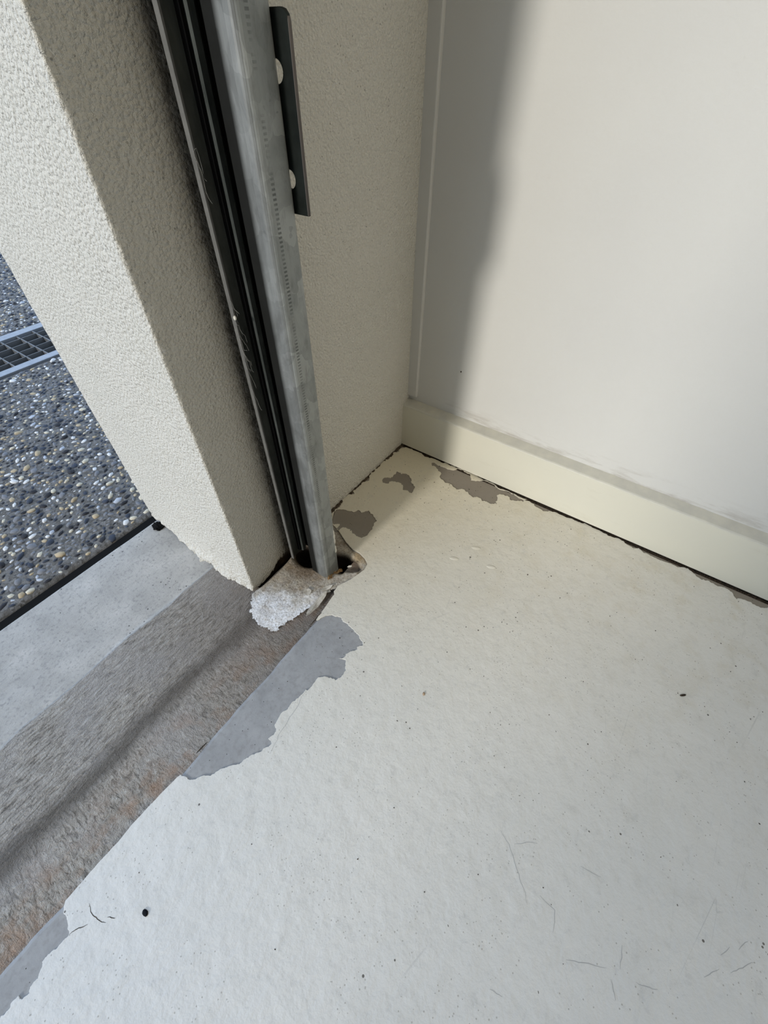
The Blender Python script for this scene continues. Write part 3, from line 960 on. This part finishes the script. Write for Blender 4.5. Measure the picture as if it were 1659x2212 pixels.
sk = np.clip(1 - np.abs(Y - 0.002) / 0.012, 0, 1) * np.clip(0.6 + fbm(X * 150, Y * 150, 3, 80) * 2, 0, 1) * (X > -0.405)
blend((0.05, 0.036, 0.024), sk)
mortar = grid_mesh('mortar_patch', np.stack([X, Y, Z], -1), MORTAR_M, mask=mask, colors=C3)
tag(mortar, kind='structure')

# ------------------------------------------------------------------ roller door guide
guide = empty('roller_door_guide', (-0.318, -0.05, 0.0))
tag(guide, 'tall galvanised steel roller door guide standing against the front wall', 'door guide')
GT = 2.3
def sheet(name, path, t, z0, z1, mat, taper=None):
    """folded sheet metal: plan path thickened by t to its left, extruded upwards"""
    p = [Vector(q) for q in path]
    n = len(p)
    nor = []
    for i in range(n):
        a, b = p[max(i - 1, 0)], p[min(i + 1, n - 1)]
        d = (b - a).normalized()
        nor.append(Vector((-d.y, d.x)))
    ring = [(*q,) for q in p] + [(*(p[i] + nor[i] * t),) for i in reversed(range(n))]
    m = len(ring)
    zs = [z0, 0.6, z1]
    v = [(x, y, z) for z in zs for x, y in ring]
    f = []
    for k in range(len(zs) - 1):
        f += [(k * m + i, k * m + (i + 1) % m, (k + 1) * m + (i + 1) % m, (k + 1) * m + i) for i in range(m)]
    for k, rev in ((0, True), (len(zs) - 1, False)):
        for i in range(n - 1):
            q = (k * m + i, k * m + i + 1, k * m + m - 2 - i, k * m + m - 1 - i)
            f.append(q[::-1] if rev else q)
    bm = bmesh.new()
    vs = [bm.verts.new(q) for q in v]
    for q in f:
        bm.faces.new([vs[i] for i in q])
    return from_bm(name, bm, mat, guide)
def arc_pts(cx, cy, r, a0, a1, n=5):
    return [(cx + r * math.cos(math.radians(a0 + (a1 - a0) * i / n)), cy + r * math.sin(math.radians(a0 + (a1 - a0) * i / n))) for i in range(n + 1)]
# front leg with its returned lip: starts at the lip's inner edge, goes round the fold to the web
front = [(-0.3325, -0.055), (-0.3330, -0.074)] + arc_pts(-0.3265, -0.0765, 0.0062, 180, 270, 6) + [(-0.308, -0.0828)] + arc_pts(-0.3068, -0.0778, 0.005, 270, 360, 6)
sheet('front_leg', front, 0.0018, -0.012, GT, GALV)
sheet('web', [(-0.3020, -0.0778), (-0.3020, -0.0008)], 0.0018, 0.0015, GT, GREASY)
sheet('back_leg', [(-0.3038, -0.0150), (-0.3345, -0.0150)], 0.0014, 0.0008, GT, DULL)['label'] = 'dull dark back leg of the guide'
box('back_leg_hem', (-0.3362, -0.0196, 0.0008), (-0.3338, -0.0148, GT), EDGE_STEEL, guide, 0.0004, 1)['label'] = 'pale bare steel edge'
box('brush_seal', (-0.3215, -0.0215, 0.010), (-0.3185, -0.0164, GT), BRUSH, guide)['label'] = 'black brush strip'
box('wear_strip', (-0.3180, -0.0240, 0.006), (-0.3105, -0.0166, GT), DULL, guide, 0.001, 1)
# mounting bracket: plate square to the wall with two bolt holes
def bracket():
    x0, x1 = -0.3015, -0.2985
    y0, y1, z0, z1 = -0.012, -0.0942, 0.4605, 0.566
    pts = [(y0, z0), (y1, z0)] + [(y1 + 0.006 - 0.006 * math.cos(math.radians(a)), z1 - 0.006 + 0.006 * math.sin(math.radians(a))) for a in (0, 30, 60, 90)] + [(y0, z1)]
    hs = []
    for cz in (0.5386, 0.4822):
        hs.append([(-0.0785 + 0.0060 * math.cos(2 * math.pi * i / 24), cz + 0.0060 * math.sin(2 * math.pi * i / 24)) for i in range(24)])
    o = plate_from_outlines('mounting_bracket', [pts] + hs, 0.0, x1 - x0, BRACKET, None, bevel=0.0004)
    # the plate is drawn in (y, z): stand it up
    o.data.transform(Matrix(((0, 0, 1, x1), (1, 0, 0, 0), (0, 1, 0, 0), (0, 0, 0, 1))))
    o.parent = guide
    o.matrix_parent_inverse = Matrix.Translation(guide.location).inverted()
    o['label'] = 'shaded steel mounting plate with two bolt holes'
    return o
bracket()

# rusted foot of the front leg
bm = bmesh.new()
for i in range(16):
    t = i / 15
    x = -0.331 + 0.028 * t + random.uniform(-0.001, 0.001)
    y = -0.0845 + random.uniform(-0.0035, 0.0015)
    r = random.uniform(0.0012, 0.0027)
    m_ = Matrix.Translation((x, y, -0.0025 - 0.0095 * t + random.uniform(-0.001, 0.0015))) @ Matrix.Rotation(random.uniform(0, 3), 4, 'Z') @ Matrix.Diagonal((r * 1.5, r, r * 0.55, 1))
    res = bmesh.ops.create_icosphere(bm, subdivisions=1, radius=1.0, matrix=m_)
    for v in res['verts']:
        v.co += Vector((random.uniform(-1, 1), random.uniform(-1, 1), random.uniform(-1, 1))) * 0.0006
from_bm('rust_crust', bm, RUST, guide)['label'] = 'flaky orange rust crust at the foot'

# paint dribbles on the right edge of the front leg
def blob_strip(name, pts, mat, parent):
    bm = bmesh.new()
    for x, y, z, rx, rz in pts:
        m_ = Matrix.Translation((x, y, z)) @ Matrix.Diagonal((rx, 0.0008, rz, 1))
        bmesh.ops.create_icosphere(bm, subdivisions=2, radius=1.0, matrix=m_)
    return from_bm(name, bm, mat, parent, True)
blob_strip('paint_dribble', [(-0.3052, -0.0826, z, w, h) for z, w, h in ((0.078, 0.0015, 0.006), (0.070, 0.0022, 0.006), (0.060, 0.0018, 0.007), (0.044, 0.0016, 0.005), (0.037, 0.0022, 0.005))], CREAM, guide)['label'] = 'cream paint dribbles'

# ------------------------------------------------------------------ loose bits
def flake(name, x, y, z, pts, tilt, label, mat=CREAM, th=0.0007, curl=0.0):
    bm = bmesh.new()
    top = [bm.verts.new((px, py, th + curl * (px * px + py * py))) for px, py in pts]
    low = [bm.verts.new((px, py, curl * (px * px + py * py))) for px, py in pts]
    ct = bm.verts.new((0, 0, th * 1.3))
    cb = bm.verts.new((0, 0, 0))
    k = len(pts)
    for i in range(k):
        j = (i + 1) % k
        bm.faces.new((top[i], top[j], ct))
        bm.faces.new((low[j], low[i], cb))
        bm.faces.new((low[i], low[j], top[j], top[i]))
    o = from_bm(name, bm, mat)
    o.location = (x, y, z)
    o.rotation_euler = tilt
    return tag(o, label, 'paint flake')
def blob(rx, ry, n, seed, j=0.2):
    r = random.Random(seed)
    return [(rx * math.cos(2 * math.pi * i / n) * (1 + r.uniform(-j, j)), ry * math.sin(2 * math.pi * i / n) * (1 + r.uniform(-j, j))) for i in range(n)]
flake('paint_flake', -0.3672, -0.0745, -0.0042, blob(0.0062, 0.0052, 14, 1, 0.1), (0.10, 0.08, -0.9), 'small rounded curled paint flake lying on the crumbled mortar', OLD, 0.0005, 30)
flake('paint_flake', -0.3462, -0.0945, -0.0034, blob(0.0090, 0.0034, 14, 2, 0.1), (0.04, -0.06, -0.5), 'oval paint flake lying between guide foot and slab edge', OLD, 0.0005, 25)
flake('paint_flake', -0.2960, -0.0995, -0.0006, blob(0.0036, 0.0016, 10, 3), (0.2, 0.1, -0.6), 'tiny bright white paint chip beside the hole at the guide foot', CREAM, 0.0005, 20)
flake('paint_flake', -0.3735, -0.0985, -0.0055, blob(0.024, 0.0045, 22, 4, 0.14), (0.10, 0.0, 0.06), 'long lifted paint flake curling along the slab edge below the guide', OLD, 0.0005, 6)

def nugget(name, loc, r, mat, label, cat, seed, rz=0.0):
    bm = bmesh.new()
    bmesh.ops.create_icosphere(bm, subdivisions=2, radius=1.0)
    rr = random.Random(seed)
    for v in bm.verts:
        v.co *= 1 + rr.uniform(-0.05, 0.05)
        v.co = Vector((v.co.x * r[0], v.co.y * r[1], v.co.z * r[2]))
    o = from_bm(name, bm, mat, None, True)
    o.location = loc
    o.rotation_euler = (0, 0, rz)
    return tag(o, label, cat)
nugget('pebble', (-0.7172, -0.1854, 0.0006), (0.0023, 0.0033, 0.0009), BLACK, 'small round black pebble lying alone on the painted floor', 'pebble', 5)
nugget('dirt_crumb', (-0.2134, -0.5625, 0.0006), (0.0042, 0.0014, 0.0010), DIRT, 'dark elongated crumb lying in the middle of the open painted floor', 'dirt crumb', 6, 2.3)
nugget('dirt_speck', (XW - 0.0003, -0.0976, 0.1835), (0.0008, 0.0012, 0.0016), DIRT, 'black speck stuck on the right wall above the baseboard', 'speck', 7)
nugget('sand_crumb', (-0.3975, -0.2950, 0.0006), (0.0022, 0.0016, 0.0012), TAN, 'tan crumb lying on the white floor paint below the peeled patch', 'sand crumb', 8, 0.4)

# cobweb on the guide's pale edge
cu = bpy.data.curves.new('cobweb', 'CURVE')
cu.dimensions = '3D'
cu.bevel_depth = 0.00006
cu.bevel_resolution = 0
rr = random.Random(4)
for k in range(16):
    z = rr.uniform(0.30, 0.52) if k < 8 else rr.uniform(0.33, 0.40)
    pts = [Vector((-0.3362, -0.0195, z))]
    for i in range(6):
        pts.append(pts[-1] + Vector((rr.uniform(-0.0006, 0.0014), rr.uniform(-0.0016, 0.0004), rr.uniform(-0.007, 0.001))))
    sp = cu.splines.new('POLY')
    sp.points.add(len(pts) - 1)
    for i, p in enumerate(pts):
        sp.points[i].co = (*p, 1)
tmp = bpy.data.objects.new('tmp', cu)
COL.objects.link(tmp)
me = bpy.data.meshes.new_from_object(tmp.evaluated_get(bpy.context.evaluated_depsgraph_get()))
bpy.data.objects.remove(tmp)
web_o = empty('cobweb', (-0.3362, -0.0195, 0.40))
tag(web_o, 'wispy cobweb clinging to the pale edge of the door guide', 'cobweb')
st = link('strands', me, SILK, web_o)
st['kind'] = 'stuff'
bm = bmesh.new()
bmesh.ops.create_icosphere(bm, subdivisions=2, radius=0.0016, matrix=Matrix.Translation((-0.3368, -0.0212, 0.3775)) @ Matrix.Diagonal((1, 1, 1.4, 1)))
from_bm('egg_sac', bm, CREAM, web_o, True)['label'] = 'tiny white egg sac'

# dirt crumbs too small to count
bm = bmesh.new()
rr = random.Random(12)
for k in range(420):
    x, y = -abs(rr.gauss(0, 0.28)) - 0.004, -abs(rr.gauss(0, 0.36)) - 0.02
    if x < -0.9 or y < -1.0:
        continue
    if y > -0.13 and x < -0.24:
        continue
    r = rr.uniform(0.00025, 0.0006) * (1.6 if rr.random() < 0.1 else 1)
    bmesh.ops.create_icosphere(bm, subdivisions=1, radius=1.0, matrix=Matrix.Translation((x, y, r * 0.35)) @ Matrix.Rotation(rr.uniform(0, 6), 4, 'Z') @ Matrix.Diagonal((r * rr.uniform(0.8, 1.8), r, r * 0.6, 1)))
crumbs = from_bm('dirt_crumbs', bm, DIRT)
tag(crumbs, 'fine dark dirt crumbs sprinkled over the painted floor', 'dirt crumbs', kind='stuff')
